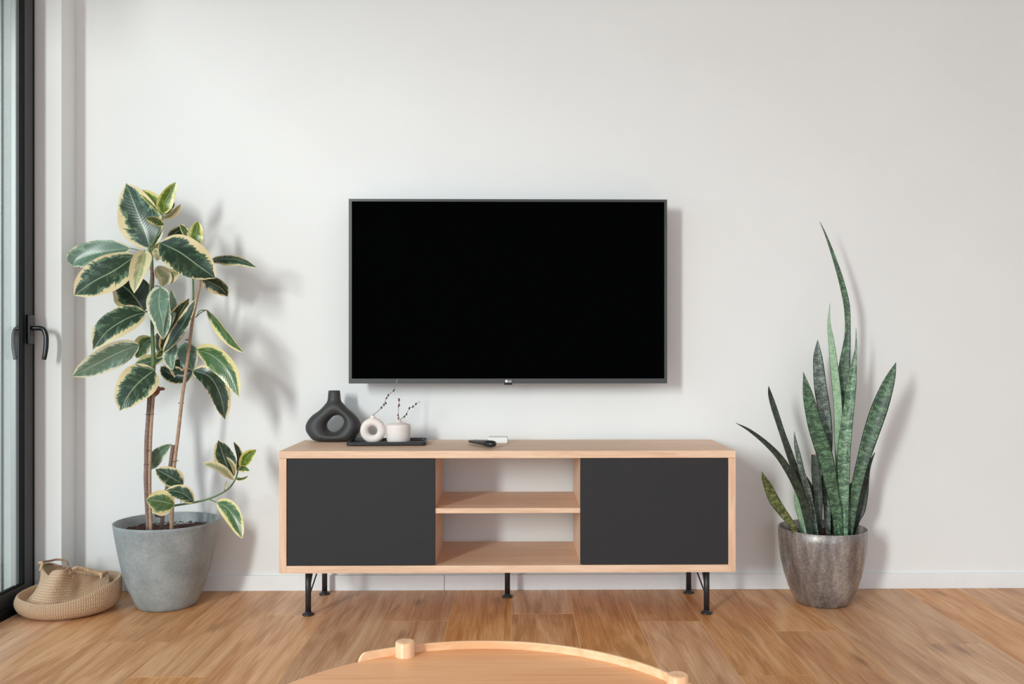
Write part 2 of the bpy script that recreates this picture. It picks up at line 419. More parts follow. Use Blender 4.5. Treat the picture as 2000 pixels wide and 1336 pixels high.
# sliding glazed door in the left wall --------------------------------
dr = thing('door_1', (XL, 3.47, 0), 'dark grey framed glazed door with black lever handle', kind='structure')
ZD = 2.62
obj('outer_frame', box(XL-.006, XL+.004, 3.506, YP, 0, ZD+.05), MGASK, dr, bevel=.002)
obj('gasket', box(XL-.005, XL+.010, 3.4965, 3.507, 0, ZD), MGASK, dr)
def sash(y0, y1):
    # stiles, rails, glass
    for a, b in ((y1-.066, y1), (y0, y0+.066)):
        obj('sash_stile', box(XL-.002, XL+.012, a, b, .03, ZD-.02), MFRAME, dr, bevel=.004)
    obj('sash_rail', box(XL-.002, XL+.012, y0+.062, y1-.062, .028, .082), MFRAME, dr, bevel=.004)
    obj('sash_rail', box(XL-.002, XL+.012, y0+.062, y1-.062, ZD-.08, ZD-.02), MFRAME, dr, bevel=.004)
    for a, b in ((y1-.076, y1-.061), (y0+.061, y0+.076)):
        obj('gasket', box(XL-.001, XL+.0128, a, b, .08, ZD-.08), MGASK, dr)
    obj('gasket', box(XL-.001, XL+.0125, y0+.066, y1-.066, .080, .088), MGASK, dr)
    obj('pane', box(XL+.001, XL+.006, y0+.06, y1-.06, .08, ZD-.08), MGLASS, dr)
sash(-2.46, 3.497)
obj('threshold', box(XL-.12, XL+.042, -2.5, YP, 0, .026), MGASK, dr, bevel=.003)
obj('outer_frame', box(XL-.09, XL+.002, -2.5, YP, ZD-.02, ZD+.05), MFRAME, dr)
# lever handle
XS_ = XL + .012
hd = obj('handle', box(XS_, XS_+.014, 3.446, 3.480, P(60, 672, 3.46).z, P(60, 615, 3.46).z), MHAND, dr, bevel=.003, label='black lever handle')
yh = 3.468
zt = P(85, 641, yh).z
lv = tube([(XS_+.008, yh, zt), (XS_+.04, yh, zt), (XS_+.056, yh-.002, zt-.006), (XS_+.066, yh-.004, zt-.03), (XS_+.067, yh-.006, zt-.07), (XS_+.063, yh-.008, zt-.104), (XS_+.060, yh-.008, zt-.118)],
          lambda t: .0088 if t < .3 else .0080 + .001*math.sin(t*PI), 14, 40)
obj('lever', lv, MHAND, hd, smooth=True)
xo, yq = XL-.002, 3.492
ho = obj('outer_handle', box(xo-.007, xo, 3.475, 3.4965, zt-.03, zt+.025), MHAND, dr, bevel=.002)
obj('lever', tube([(xo-.004, yq, zt), (xo-.035, yq, zt), (xo-.050, yq, zt-.005), (xo-.056, yq, zt-.03), (xo-.056, yq, zt-.07), (xo-.052, yq, zt-.10), (xo-.049, yq, zt-.118)], .0078, 14, 40), MHAND, ho, smooth=True)
# two small white F-shaped marks low on the pane
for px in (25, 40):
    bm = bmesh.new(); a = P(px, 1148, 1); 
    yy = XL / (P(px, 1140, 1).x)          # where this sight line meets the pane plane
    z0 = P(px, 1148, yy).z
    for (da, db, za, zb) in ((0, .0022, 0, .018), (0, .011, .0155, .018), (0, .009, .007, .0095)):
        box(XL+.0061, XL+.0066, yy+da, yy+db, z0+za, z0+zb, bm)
    obj('glass_mark', bm, MLOGO, dr)
tag(obj('wall_left', box(XL-.3, XL, -2.5, YP, ZD+.05, ZC), MW), kind='structure', label='white wall above the dark door frame')
tag(obj('wall_left', box(XL-.3, XL, -3.0, -2.5, 0, ZC), MW), kind='structure', label='white wall at the near end of the glazing')
# outside reveal, terrace, added shading overhang
MREV = plain('outside_render', srgb(172, 177, 175), .9, nz=.03)
MMET = plain('outer_track_metal', srgb(150, 153, 152), .4, metal=.3)
tag(obj('trim_1', box(-1.911, -1.890, 3.503, YP-.0045, 0, ZD), MMET, bevel=.003), kind='structure', label='grey outer guide rail seen through the glass')
tag(obj('trim_2', box(-1.957, -1.949, 3.508, YP-.0045, 0, ZD), MMET, bevel=.002), kind='structure', label='thin outer corner bead seen through the glass')
tag(obj('shade_eave', box(-2.75, XL-.12, 2.3, 4.7, 2.42, 2.6), MREV), kind='structure', label='short grey roof overhang added to shade the top of the outside view')  # overhang added to darken the top of the view through the glass
tag(obj('trim_3', box(XL-.121, XL-.008, YP-.004, YW, 0, ZC), MREV), kind='structure', label='pale rendered outer face of the wall pier')
MGRD = plain('terrace_concrete', srgb(150, 152, 148), .9, nz=.1, nscale=12)
tag(obj('terrace', box(-9, XL-.12, -6, 12, -.1, -.02), MGRD), kind='structure', label='pale concrete terrace outside the glass')

# ================================================================ TV STAND
YF, YK = 3.2, 3.6
sx0, sx1 = P(545, 900, YF).x, P(1437, 900, YF).x
zt1 = .601; zt0 = P(1000, 895, YF).z
zb1 = P(1000, 1104.5, YF).z; zb0 = P(1000, 1119, YF).z
cab = thing('tv_stand', ((sx0+sx1)/2, (YF+YK)/2, 0), 'long low light oak stand with two charcoal doors and open middle shelves', 'tv stand')
TS = .0255
obj('top_panel', box(sx0, sx1, YF, YK, zt0, zt1), OAKX, cab, bevel=.0012)
obj('bottom_panel', box(sx0+TS, sx1-TS, YF, YK, zb0, zb1), OAKX, cab, bevel=.0012)
for a, b in ((sx0, sx0+TS), (sx1-TS, sx1)):
    obj('side_panel', box(a, b, YF, YK, zb0, zt0-.0004), OAKZ, cab, bevel=.0012)
d1 = P(850.5, 1000, YF+.02).x; d2 = P(1133, 1000, YF+.02).x
TD = .018
obj('divider', box(d1-TD, d1, YF+.022, YK-.003, zb1, zt0), OAKZ, cab, bevel=.001)
obj('divider', box(d2, d2+TD, YF+.022, YK-.003, zb1, zt0), OAKZ, cab, bevel=.001)
zs = .399
obj('shelf', box(d1, d2, YF+.008, YK-.02, zs-.018, zs), OAKX, cab, bevel=.001)
for a, b in ((sx0+TS, d1-TD), (d2+TD, sx1-TS)):
    obj('back_panel', box(a, b, YK-.012, YK-.004, zb1, zt0), MDOOR, cab)
for a, b, n in ((sx0+TS+.0018, d1+.0002, 0), (d2-.0002, sx1-TS-.0018, 1)):
    obj('door', box(a, b, YF+.003, YF+.019, zb1+.0022, zt0-.0022), MDOOR, cab, bevel=.0012, label='matte charcoal sliding door' if n == 0 else None)
def leg(px, yc):
    x = P(px, 1200, yc).x
    o = obj('leg', lathe([(.0102, .006), (.0104, zb0)], (x, yc, 0), 20), MLEG, cab, smooth=False)
    for p in o.data.polygons: p.use_smooth = len(p.vertices) == 4
    f = obj('foot', lathe([(.020, 0), (.021, .002), (.021, .005), (.0195, .0065), (.0125, .0075), (.0115, .012), (.0103, .0135)], (x, yc, 0), 28), MLEG, o, smooth=True)
    return x
for a, b in ((602, 634), (1380, 1345)):
    xf = leg(a, 3.30); xk = leg(b, 3.58)
    s = 1 if xk > xf else -1
    obj('brace', tube([(xk, 3.57, zb0-.003), (xf + (xk-xf)*.03, 3.312, .062)], .0028, 8, sm=False), MLEG, cab, smooth=True)
    obj('bracket', tube([(xf+s*.012, 3.315, zb0-.001), (xf+s*.007, 3.31, .11)], lambda t: .005*(1-t)+.001, 8, 6), MLEG, cab, smooth=True)
leg(991, 3.53)

# ================================================================ TV
YT = 3.50
tx0, tx1 = P(681, 500, YT).x, P(1303, 500, YT).x
tz1, tz0 = P(992, 389, YT).z, P(992, 749, YT).z
tv = thing('television', ((tx0+tx1)/2, YT+.07, (tz0+tz1)/2), 'large flat black television mounted on the white wall above the stand', 'television')
sxa, sxb = P(687, 500, YT).x, P(1297.5, 500, YT).x
sza, szb = P(992, 394, YT).z, P(992, 739.5, YT).z
bm = bmesh.new()
box(tx0, tx1, YT, YT+.028, sza, tz1, bm); box(tx0, tx1, YT, YT+.028, tz0, szb, bm)
box(tx0, sxa, YT, YT+.028, szb, sza, bm); box(sxb, tx1, YT, YT+.028, szb, sza, bm)
obj('bezel', bm, MTV, tv)
obj('screen', box(sxa, sxb, YT+.0012, YT+.02, szb, sza), MSCR, tv)
obj('back_housing', box(tx0+.004, tx1-.004, YT+.028, YT+.045, tz0+.004, tz1-.004), MTVB, tv, bevel=.006)
obj('rear_cover', box(tx0+.2, tx1-.2, YT+.045, YT+.08, tz0+.02, tz1-.25), MTVB, tv, bevel=.01)
obj('wall_bracket', box(-.2, .2, YT+.08, YW-.0005, tz0+.15, tz0+.5), MLEG, tv)
q = P(992.5, 751, YT+.008)
obj('sensor', box(q.x-.0165, q.x+.0165, YT+.002, YT+.02, tz0-.0045, tz0+.0005), MGASK, tv, bevel=.002)
def text_mesh(s, size):
    cu = bpy.data.curves.new('txt', 'FONT'); cu.body = s; cu.size = size; cu.extrude = .0004; cu.offset = size*.02
    o = bpy.data.objects.new('txt', cu); col.objects.link(o)
    dg = bpy.context.evaluated_depsgraph_get()
    me = bpy.data.meshes.new_from_object(o.evaluated_get(dg))
    bm = bmesh.new(); bm.from_mesh(me)
    bpy.data.objects.remove(o); bpy.data.curves.remove(cu); bpy.data.meshes.remove(me)
    return bm
lg = bmesh.new()
c0 = P(989.2, 744.4, YT)
RL = M(2.5, YT)
# round emblem: disc with a cut smile line, then the two letters
seg = 28; ctr = lg.verts.new((c0.x, YT-.0008, c0.z)); ring = []
for i in range(seg+1):
    a = math.radians(20) + (2*PI-math.radians(20))*i/seg
    ring.append(lg.verts.new((c0.x + RL*math.cos(a), YT-.0008, c0.z + RL*math.sin(a))))
for a, b in zip(ring, ring[1:]): lg.faces.new((ctr, a, b))
obj('logo_emblem', lg, MLOGO, tv)
tb = text_mesh('LG', M(5.2, YT))
bmesh.ops.transform(tb, matrix=Matrix.Translation((c0.x+M(3.1, YT), YT-.0008, c0.z-M(1.9, YT))) @ Matrix.Rotation(PI/2, 4, 'X'), verts=tb.verts)
obj('logo_letters', tb, MLOGO, tv)

# ================================================================ THINGS ON THE STAND
ZS = zt1 + .0003
def remeshed(name, bm, mat, parent=None, loc=None, vox=.003, smooth=6, label=None):
    o = obj(name, bm, mat, parent, loc=loc, smooth=True)
    m = o.modifiers.new('r', 'REMESH'); m.mode = 'VOXEL'; m.voxel_size = vox; m.use_smooth_shade = True
    s = o.modifiers.new('s', 'SMOOTH'); s.iterations = smooth; s.factor = .5
    dg = bpy.context.evaluated_depsgraph_get()
    me = bpy.data.meshes.new_from_object(o.evaluated_get(dg))
    o.modifiers.clear(); old = o.data; o.data = me; bpy.data.meshes.remove(old)
    for p in me.polygons: p.use_smooth = True
    return o
def ring_vase(outer, inner, D, depth_fn, seg=72, cs=18, bm=None):
    """outer/inner: closed lists of pixel points listed by the same angle order -> torus-like body"""
    bm = bm or bmesh.new()
    O = closed(outer, seg); I = closed(inner, seg)
    rings = []
    for k in range(seg):
        o3, i3 = P(*O[k], D), P(*I[k], D)
        c = (o3+i3)/2; r = (o3-i3)/2; h = depth_fn(k/seg, c)
        rings.append([bm.verts.new(c + r*math.cos(2*PI*j/cs) + Vector((0, h*math.sin(2*PI*j/cs), 0))) for j in range(cs)])
    for k in range(seg):
        A, B = rings[k], rings[(k+1) % seg]
        for j in range(cs):
            l = (j+1) % cs; bm.faces.new((A[j], B[j], B[l], A[l]))
    bmesh.ops.recalc_face_normals(bm, faces=bm.faces)
    return bm
def closed(pts, n):
    m = len(pts); out = []
    for i in range(n):
        t = i/n*m; k = int(t); u = t-k
        a, b, c, d = (Vector(pts[(k+j-1) % m]) for j in range(4))
        v = 0.5*((2*b)+(c-a)*u+(2*a-5*b+4*c-d)*u*u+(3*b-a-3*c+d)*u**3)
        out.append((v.x, v.y))
    return out
DV = 3.535
cr = lambda x, y: (570+x/4.348, 730+y/4.348)
# black vase: points start at the top and go clockwise
outer = [cr(360,215), cr(425,245), cr(468,290), cr(530,345), cr(578,410), cr(585,470), cr(562,525), cr(520,572), cr(440,583), cr(355,585), cr(265,584), cr(190,576), cr(150,540), cr(120,490), cr(122,432), cr(165,365), cr(235,310), cr(290,255)]
inner = [cr(372,358), cr(398,354), cr(424,366), cr(442,390), cr(444,415), cr(436,440), cr(420,462), cr(400,485), cr(375,500), cr(350,505), cr(325,498), cr(306,480), cr(298,456), cr(300,430), cr(312,408), cr(328,390), cr(342,374), cr(356,363)]
bm = ring_vase(outer, inner, DV, lambda t, c: .040 + .012*max(0, (.72-c.z))/.12)
n0, n1 = P(*cr(360, 146), DV), P(*cr(362, 262), DV)
rn = M(52/4.348, DV)
lathe([(rn*.98, n0.z-.0005), (rn*1.0, n0.z-.02), (rn*1.08, n0.z-.035), (rn*1.35, n0.z-.052), (rn*1.5, n0.z-.07)][::-1], (n0.x, DV, 0), 32, bm)
ellipsoid((n1.x, DV, n1.z-.008), .040, .034, .024, bm, 3)
vz = thing('black_ceramic_vase', (n1.x, DV, ZS), 'matte black rounded vase with an oval hole through its belly', 'vase')
vb = remeshed('body', bm, MBLKV, vz, vox=.0032, smooth=14)
zmin = min(v.co.z for v in vb.data.vertices)
for v in vb.data.vertices: v.co.z -= zmin if v.co.z < .03 else zmin*max(0, (1-(v.co.z-.03)/.1))
obj('mouth', lathe([(rn*.90, -.003), (rn*.95, .0012), (rn*.92, .0022), (rn*.84, .0018), (rn*.82, -.003)], (n0.x, DV, n0.z-.001), 32, caps=False), MBLKV, vz, smooth=True)
obj('mouth_opening', lathe([(rn*.83, 0), (rn*.83, .0004)], (n0.x, DV, n0.z-.0005), 32), MGASK, vz)

# tray
tr0, tr1 = P(673.5, 872, 3.355).x, P(829.0, 872, 3.355).x
ty0, ty1 = 3.362, 3.525
def rrect(x0, x1, y0, y1, r, n=6):
    pts = []
    for cx, cy, a0 in ((x1-r, y1-r, 0), (x0+r, y1-r, 90), (x0+r, y0+r, 180), (x1-r, y0+r, 270)):
        for i in range(n+1):
            a = math.radians(a0+90*i/n); pts.append((cx+r*math.cos(a), cy+r*math.sin(a)))
    return pts
def loft(rings, cap0=True, cap1=True, bm=None):
    bm = bm or bmesh.new(); V = [[bm.verts.new(p) for p in r] for r in rings]
    n = len(V[0])
    for a, b in zip(V, V[1:]):
        for i in range(n):
            j = (i+1) % n; bm.faces.new((a[i], a[j], b[j], b[i]))
    if cap0: bm.faces.new(V[0][::-1])
    if cap1: bm.faces.new(V[-1])
    return bm
TA = math.radians(3.0); tcx, tcy = (tr0+tr1)/2, (ty0+ty1)/2
def rr(i, z, r): return [(tcx+(x-tcx)*math.cos(TA)-(y-tcy)*math.sin(TA), tcy+(x-tcx)*math.sin(TA)+(y-tcy)*math.cos(TA), ZS+z) for x, y in rrect(tr0+i, tr1-i, ty0+i, ty1-i, r)]
tray = obj('tray', loft([rr(.004, 0, .012), rr(.001, .002, .014), rr(0, .004, .015), rr(0, .0135, .015), rr(.001, .0145, .014), rr(.004, .0145, .012), rr(.005, .0135, .011), rr(.006, .004, .010)]), MTRAY, loc=((tr0+tr1)/2, (ty0+ty1)/2, ZS), smooth=False)
tag(tray, 'flat black rectangular tray under the two small white vases', 'tray')
tray.modifiers.new('b', 'BEVEL').width = .0006
ZT = ZS + .0044
# small ring vase
D2 = 3.445
cx, cy = 728.4, 840.8
def circ(r, n=16, sx=1, y0=0): return [(cx + r*sx*math.sin(2*PI*i/n), cy + y0 - r*math.cos(2*PI*i/n)) for i in range(n)]
bm = ring_vase(circ(25.0), circ(8.6), D2, lambda t, c: .018)
tp = P(728, 811, D2)
lathe([(M(4.2, D2), tp.z), (M(4.0, D2), tp.z-.006), (M(5.5, D2), tp.z-.011), (M(9, D2), tp.z-.017), (M(9, D2), tp.z-.021)][::-1], (tp.x, D2, 0), 24, bm)
rv = thing('ring_vase', (tp.x, D2, ZT), 'small blush white ring shaped vase holding one tall twig', 'vase', 'small pale vases on the tray')
vb = remeshed('body', bm, MWHV, rv, vox=.0016, smooth=10)
zmin = min(v.co.z for v in vb.data.vertices)
for v in vb.data.vertices: v.co.z = max(v.co.z, 0) if v.co.z > 0 else 0.0
obj('mouth', lathe([(M(3.1, D2), 0), (M(3.1, D2), .0004)], (tp.x, D2, tp.z-.0003), 20), MTVB, rv)
# squat vase
D3 = 3.46
sxl, sxr = P(754.8, 850, D3).x, P(801.6, 850, D3).x
rq = (sxr-sxl)/2*1.01; cq = (sxl+sxr)/2
ztq = P(778, 820.5, D3).z - ZT; zsq = P(778, 829.5, D3).z - ZT
sv = thing('squat_vase', (cq, D3, ZT), 'small blush white squat vase with short neck holding two twigs', 'vase', 'small pale vases on the tray')
obj('body', lathe([(rq*.80, 0), (rq*.88, .001), (rq*.96, .006), (rq*.985, .02), (rq*1.0, zsq-.022), (rq*.998, zsq-.008), (rq*.985, zsq-.002), (rq*.92, zsq+.0015), (rq*.5, zsq+.006), (rq*.26, zsq+.011), (rq*.17, ztq-.002), (rq*.175, ztq), (rq*.13, ztq)], (cq, D3, ZT), 48), MWHV, sv, smooth=True)
obj('mouth', lathe([(rq*.125, 0), (rq*.125, .0004)], (cq, D3, ZT+ztq-.0001), 20), MTVB, sv)
# twigs
c8 = lambda x, y: (670+x/8.906, 730+y/8.906)
def twig(pts, buds, D, Dt, label, mat=MTWIG, bmat=MBUD, tip=None, name='dried_twig'):
    n = len(pts)
    W = [P(*c8(*p), D + (Dt-D)*i/(n-1)) for i, p in enumerate(pts)]
    root = thing(name, W[0], label, 'twig', 'dried twigs in the small vases')
    W2 = [W[0] + Vector((0, 0, -.02))] + W
    st = obj('stem', tube(W2, lambda t: .0011 - .0005*t, 6, 30), mat, root, smooth=True)
    if tip: obj('tip', tube([P(*c8(*p), Dt) for p in tip], .0008, 6, 8), MTWIGP, root, smooth=True)
    for bx, by in buds:
        k = min(range(n), key=lambda i: (pts[i][0]-bx)**2+(pts[i][1]-by)**2)
        c = P(*c8(bx, by), D+(Dt-D)*k/(n-1))
        rot = Matrix.Rotation(R.uniform(-.5, .8), 4, 'Y')
        obj('bud', ellipsoid(c, .0030, .0030, .0050, sub=2, rot=rot), bmat, root, smooth=True)
    return root
twig([(530,720),(600,660),(665,595),(710,540),(757,420),(790,370),(885,290),(905,235)], [(668,590),(712,540),(745,514),(757,422),(787,375),(882,292)], D2, D2-.01, 'tall dark budded twig in the small ring vase', tip=[(905,235),(925,165),(950,90)])
twig([(960,818),(959,720),(968,560),(974,450),(948,425)], [(965,770),(957,720),(965,563),(978,540),(972,462),(976,445)], D3, D3, 'short upright twig with reddish buds in the squat vase', bmat=MBUDR)
twig([(975,822),(1060,745),(1105,700),(1150,600),(1215,575),(1270,525),(1340,483)], [(1068,745),(1105,703),(1153,600),(1215,573),(1268,525)], D3, D3-.02, 'dark twig leaning right out of the squat vase')

# black remote control
ra, rb = P(917, 866.5, 3.445), P(964, 874, 3.265)
ra.z = rb.z = ZS
ax = (rb-ra).normalized(); sd = Vector((-ax.y, ax.x, 0)); ln = (rb-ra).length
rm = thing('remote_control', (ra+rb)/2, 'slim black remote control lying on the stand', 'remote')
rings = []
for i in range(15):
    t = i/14
    e = (1-abs(2*t-1)**8)**.5 if 0 < t < 1 else .25
    hw = (.014 + .009*t)*max(e, .35); zc = .0095 + .006*t; hh = (.0065 + .008*t - .001*math.sin(t*PI))*max(e, .45)
    zb = .003*math.sin(PI*t)
    rings.append([ra + ax*ln*t + sd*hw*math.copysign(abs(math.cos(a))**.7, math.cos(a)) + Vector((0, 0, max(.0002, zc + hh*math.copysign(abs(math.sin(a))**.8, math.sin(a)) + (zb if math.sin(a) < 0 else 0)))) for a in [2*PI*j/20 for j in range(20)]])
obj('body', loft(rings), MREM, rm, smooth=True)
for i in range(6):
    for s in (-.006, 0, .006):
        c = ra + ax*ln*(.25+.1*i) + sd*s; t = .25+.1*i
        top = .0095+.006*t+.0065+.008*t-.001*math.sin(t*PI)
        obj('button', ellipsoid(c+Vector((0, 0, top)), .0021, .0021, .0009, sub=1), MBTN, rm, smooth=True)
# white box
wx0, wx1 = P(953, 860, 3.44).x, P(991.5, 860, 3.44).x
zq = P(975, 853.2, 3.46).z
bx = obj('white_box', box(wx0, wx1, 3.44, 3.505, ZS, zq), MWBOX, loc=((wx0+wx1)/2, 3.47, ZS), bevel=.005, seg=4)
tag(bx, 'small white plastic box behind the black remote', 'box')

# ================================================================ POTS
def pot(root, prof, inner, c, mat, mati):
    obj('pot', lathe(prof, c, 96), mat, root, smooth=True)
    if mati: obj('liner', lathe(inner, c, 96, caps=False), mati, root, smooth=True)
def soil(root, c, r, z, mat, seed):
    bm = bmesh.new(); rn = random.Random(seed); n = 18; rings = []
    cv = bm.verts.new((c[0], c[1], z+.006))
    for k in range(1, n+1):
        rad = r*k/n
        rings.append([bm.verts.new((c[0]+rad*math.cos(2*PI*i/56), c[1]+rad*math.sin(2*PI*i/56), z + rn.uniform(-.004, .006) + .006*math.sin(5*rad/r+i*.4))) for i in range(56)])
    for i in range(56): bm.faces.new((cv, rings[0][i], rings[0][(i+1) % 56]))
    for a, b in zip(rings, rings[1:]):
        for i in range(56): j = (i+1) % 56; bm.faces.new((a[i], b[i], b[j], a[j]))
    obj('soil', bm, mat, root)
    cl = bmesh.new()
    for i in range(260):
        a, q = rn.uniform(0, 2*PI), r*math.sqrt(rn.random())*.97
        s = rn.uniform(.0015, .0045)
        ellipsoid((c[0]+q*math.cos(a), c[1]+q*math.sin(a), z+.006+rn.uniform(0, .004)), s*rn.uniform(.8, 1.5), s, s*.7, cl, 1)
    o = obj('soil_crumbs', cl, mat, root); o['kind'] = 'stuff'

# left pot
CL = P(326, 1180, 3.44); CL.z = 0
rim_z = .315; RLp = .188
rp = thing('potted_rubber_plant', CL, 'tall variegated rubber plant in a matte grey pot', 'plant')
prof = [(.088, 0), (.101, .001), (.107, .006), (.114, .02), (.135, .07), (.154, .13), (.169, .20), (.1795, .26), (.1865, .305), (RLp, rim_z), (RLp-.003, rim_z+.001), (RLp-.006, rim_z-.001), (.175, .255), (.168, .22)]
obj('pot', lathe(prof, (CL.x, CL.y, 0), 96), MPOTL, rp, smooth=True)
soil(rp, CL, .176, .272, MSOIL, 3)
# right pot
CR = P(1606, 1180, 3.44); CR.z = 0
sp = thing('potted_snake_plant', CR, 'tall mottled snake plant in a silvery brown pot', 'plant')
RRp = .1615
prof = [(.075, 0), (.090, .001), (.097, .006), (.106, .02), (.125, .06), (.141, .11), (.152, .16), (.159, .21), (.1615, .25), (.1615, .283), (.160, .2845), (.158, .2835), (.1565, .25), (.148, .20)]
obj('pot', lathe(prof, (CR.x, CR.y, 0), 96), MPOTR, sp, smooth=True)
obj('pot_lining', lathe([(.158, .2836), (.1575, .25), (.150, .20)], (CR.x, CR.y, 0), 96, caps=False), MPOTRI, sp, smooth=True)
soil(sp, CR, .154, .243, MSOILR, 5)

# ================================================================ SNAKE PLANT LEAVES
def snake_leaf(pts, D0, D1, kind='m', roll=0, fold=.35, blunt=False):
    """pts: (px, py, width px) from base to tip"""
    n = 34
    W = [P(p[0], p[1], D0 + (D1-D0)*i/(len(pts)-1)) for i, p in enumerate(pts)]
    C = spline(W, n); Ws = spline([Vector((p[2], 0, 0)) for p in pts], n)
    bm = bmesh.new(); uvl = bm.loops.layers.uv.new('UVMap')
    M_ = 9; rows = []; s = 0
    for i in range(n):
        t = (C[min(i+1, n-1)] - C[max(i-1, 0)]).normalized()
        toc = (Vector((0, 0, H)) - C[i]); toc = (toc - t*toc.dot(t)).normalized()
        side = t.cross(toc).normalized()
        side = (Matrix.Rotation(roll, 3, t) @ side)
        nrm = side.cross(t); 
        if nrm.dot(toc) < 0: nrm = -nrm
        hw = max(M(Ws[i].x, C[i].y)/2/max(.35, math.cos(roll)), .0003)
        if i: s += (C[i]-C[i-1]).length
        row = []
        for face in (1, -1):
            for j in range(M_):
                u = -1 + 2*j/(M_-1)
                if face == -1: u = -u
                th = .0028*math.sqrt(max(0, 1-u*u))*min(1, hw/.006)
                p = C[i] + side*hw*u*(1-.12*fold) + nrm*(fold*hw*.55*u*u + face*th*.5)
                row.append((bm.verts.new(p), (u+1)/2, s))
        del row[M_-1+M_]; del row[M_]  # shared edges
        rows.append(row)
    m = len(rows[0])
    for a, b in zip(rows, rows[1:]):
        for j in range(m):
            k = (j+1) % m
            q = (a[j], a[k], b[k], b[j])
            f = bm.faces.new([x[0] for x in q])
            for lp, x in zip(f.loops, q): lp[uvl].uv = (x[1], x[2])
    bm.faces.new([x[0] for x in rows[0]][::-1]); bm.faces.new([x[0] for x in rows[-1]])
    return obj('leaf', bm, SNK[kind], sp, smooth=True)
SB = 1052
snake_leaf([(1640,SB,12),(1648,900,22),(1650,810,27),(1648,740,26),(1652,690,18),(1656,648,11),(1654,598,12),(1646,560,11),(1637,528,9),(1623,486,6),(1610,452,3),(1601,433,.8)], 3.47, 3.44, 'm')
snake_leaf([(1641,SB,14),(1641,930,17),(1638,850,17),(1637,797,17),(1631,734,16),(1624,671,12),(1619,630,6),(1621,592,.8)], 3.445, 3.42, 'l', fold=.2)
snake_leaf([(1646,SB,22),(1646,1000,25),(1647,942,25),(1649,875,26),(1658,794,22),(1663,750,20),(1668,710,11),(1672,680,5),(1672,641,1)], 3.40, 3.43, 'k', fold=.6)
snake_leaf([(1617,SB,12),(1615,930,18),(1614,860,24),(1611,813,25),(1603,760,25),(1599,720,22),(1597,692,16),(1597,664,1)], 3.46, 3.47, 's')
snake_leaf([(1639,SB,18),(1634,1000,22),(1626,960,25),(1614,900,31),(1603,865,32),(1592,830,30),(1583,794,25),(1577,766,19),(1569,727,1)], 3.405, 3.40, 'm', fold=.5)
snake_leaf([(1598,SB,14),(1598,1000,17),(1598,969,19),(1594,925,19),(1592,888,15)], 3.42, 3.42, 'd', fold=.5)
obj('dry_leaf_tip', ellipsoid(P(1593, 888, 3.419), .0075, .0025, .0045, sub=3), MBARKL, sp, smooth=True)
snake_leaf([(1657,SB,15),(1666,990,19),(1675,942,22),(1685,902,25),(1700,851,31),(1717,800,33),(1733,755,25),(1743,728,14),(1750,708,1)], 3.42, 3.36, 'm', fold=.45)
snake_leaf([(1662,SB,10),(1672,1015,16),(1681,996,18),(1687,965,17),(1690,937,15),(1696,912,9),(1709,883,1)], 3.47, 3.45, 'd')
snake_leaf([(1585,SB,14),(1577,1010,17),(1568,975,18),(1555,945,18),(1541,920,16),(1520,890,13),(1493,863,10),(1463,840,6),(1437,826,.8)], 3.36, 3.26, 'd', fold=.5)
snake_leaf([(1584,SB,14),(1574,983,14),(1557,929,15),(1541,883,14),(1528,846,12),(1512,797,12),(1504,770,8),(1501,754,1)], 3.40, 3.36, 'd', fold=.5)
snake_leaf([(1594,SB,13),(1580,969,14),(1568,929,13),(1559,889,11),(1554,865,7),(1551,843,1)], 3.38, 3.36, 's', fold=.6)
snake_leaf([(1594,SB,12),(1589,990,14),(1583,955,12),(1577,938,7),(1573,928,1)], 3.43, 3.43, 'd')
snake_leaf([(1571,SB,13),(1567,1018,14),(1560,991,14),(1555,972,9),(1552,958,1)], 3.42, 3.40, 'l', fold=.3)
snake_leaf([(1556,SB,11),(1547,1026,13),(1528,1000,18),(1511,975,21),(1500,950,17),(1493,936,11),(1488,921,1)], 3.36, 3.30, 'y', fold=.4)
snake_leaf([(1652,SB,12),(1656,985,12),(1660,960,11),(1663,946,6),(1664,942,1)], 3.44, 3.44, 'm')
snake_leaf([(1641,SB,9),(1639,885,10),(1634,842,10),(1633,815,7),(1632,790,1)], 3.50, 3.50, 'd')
snake_leaf([(1626,SB,10),(1617,1000,14),(1610,950,12),(1607,920,4)], 3.48, 3.48, 'd')

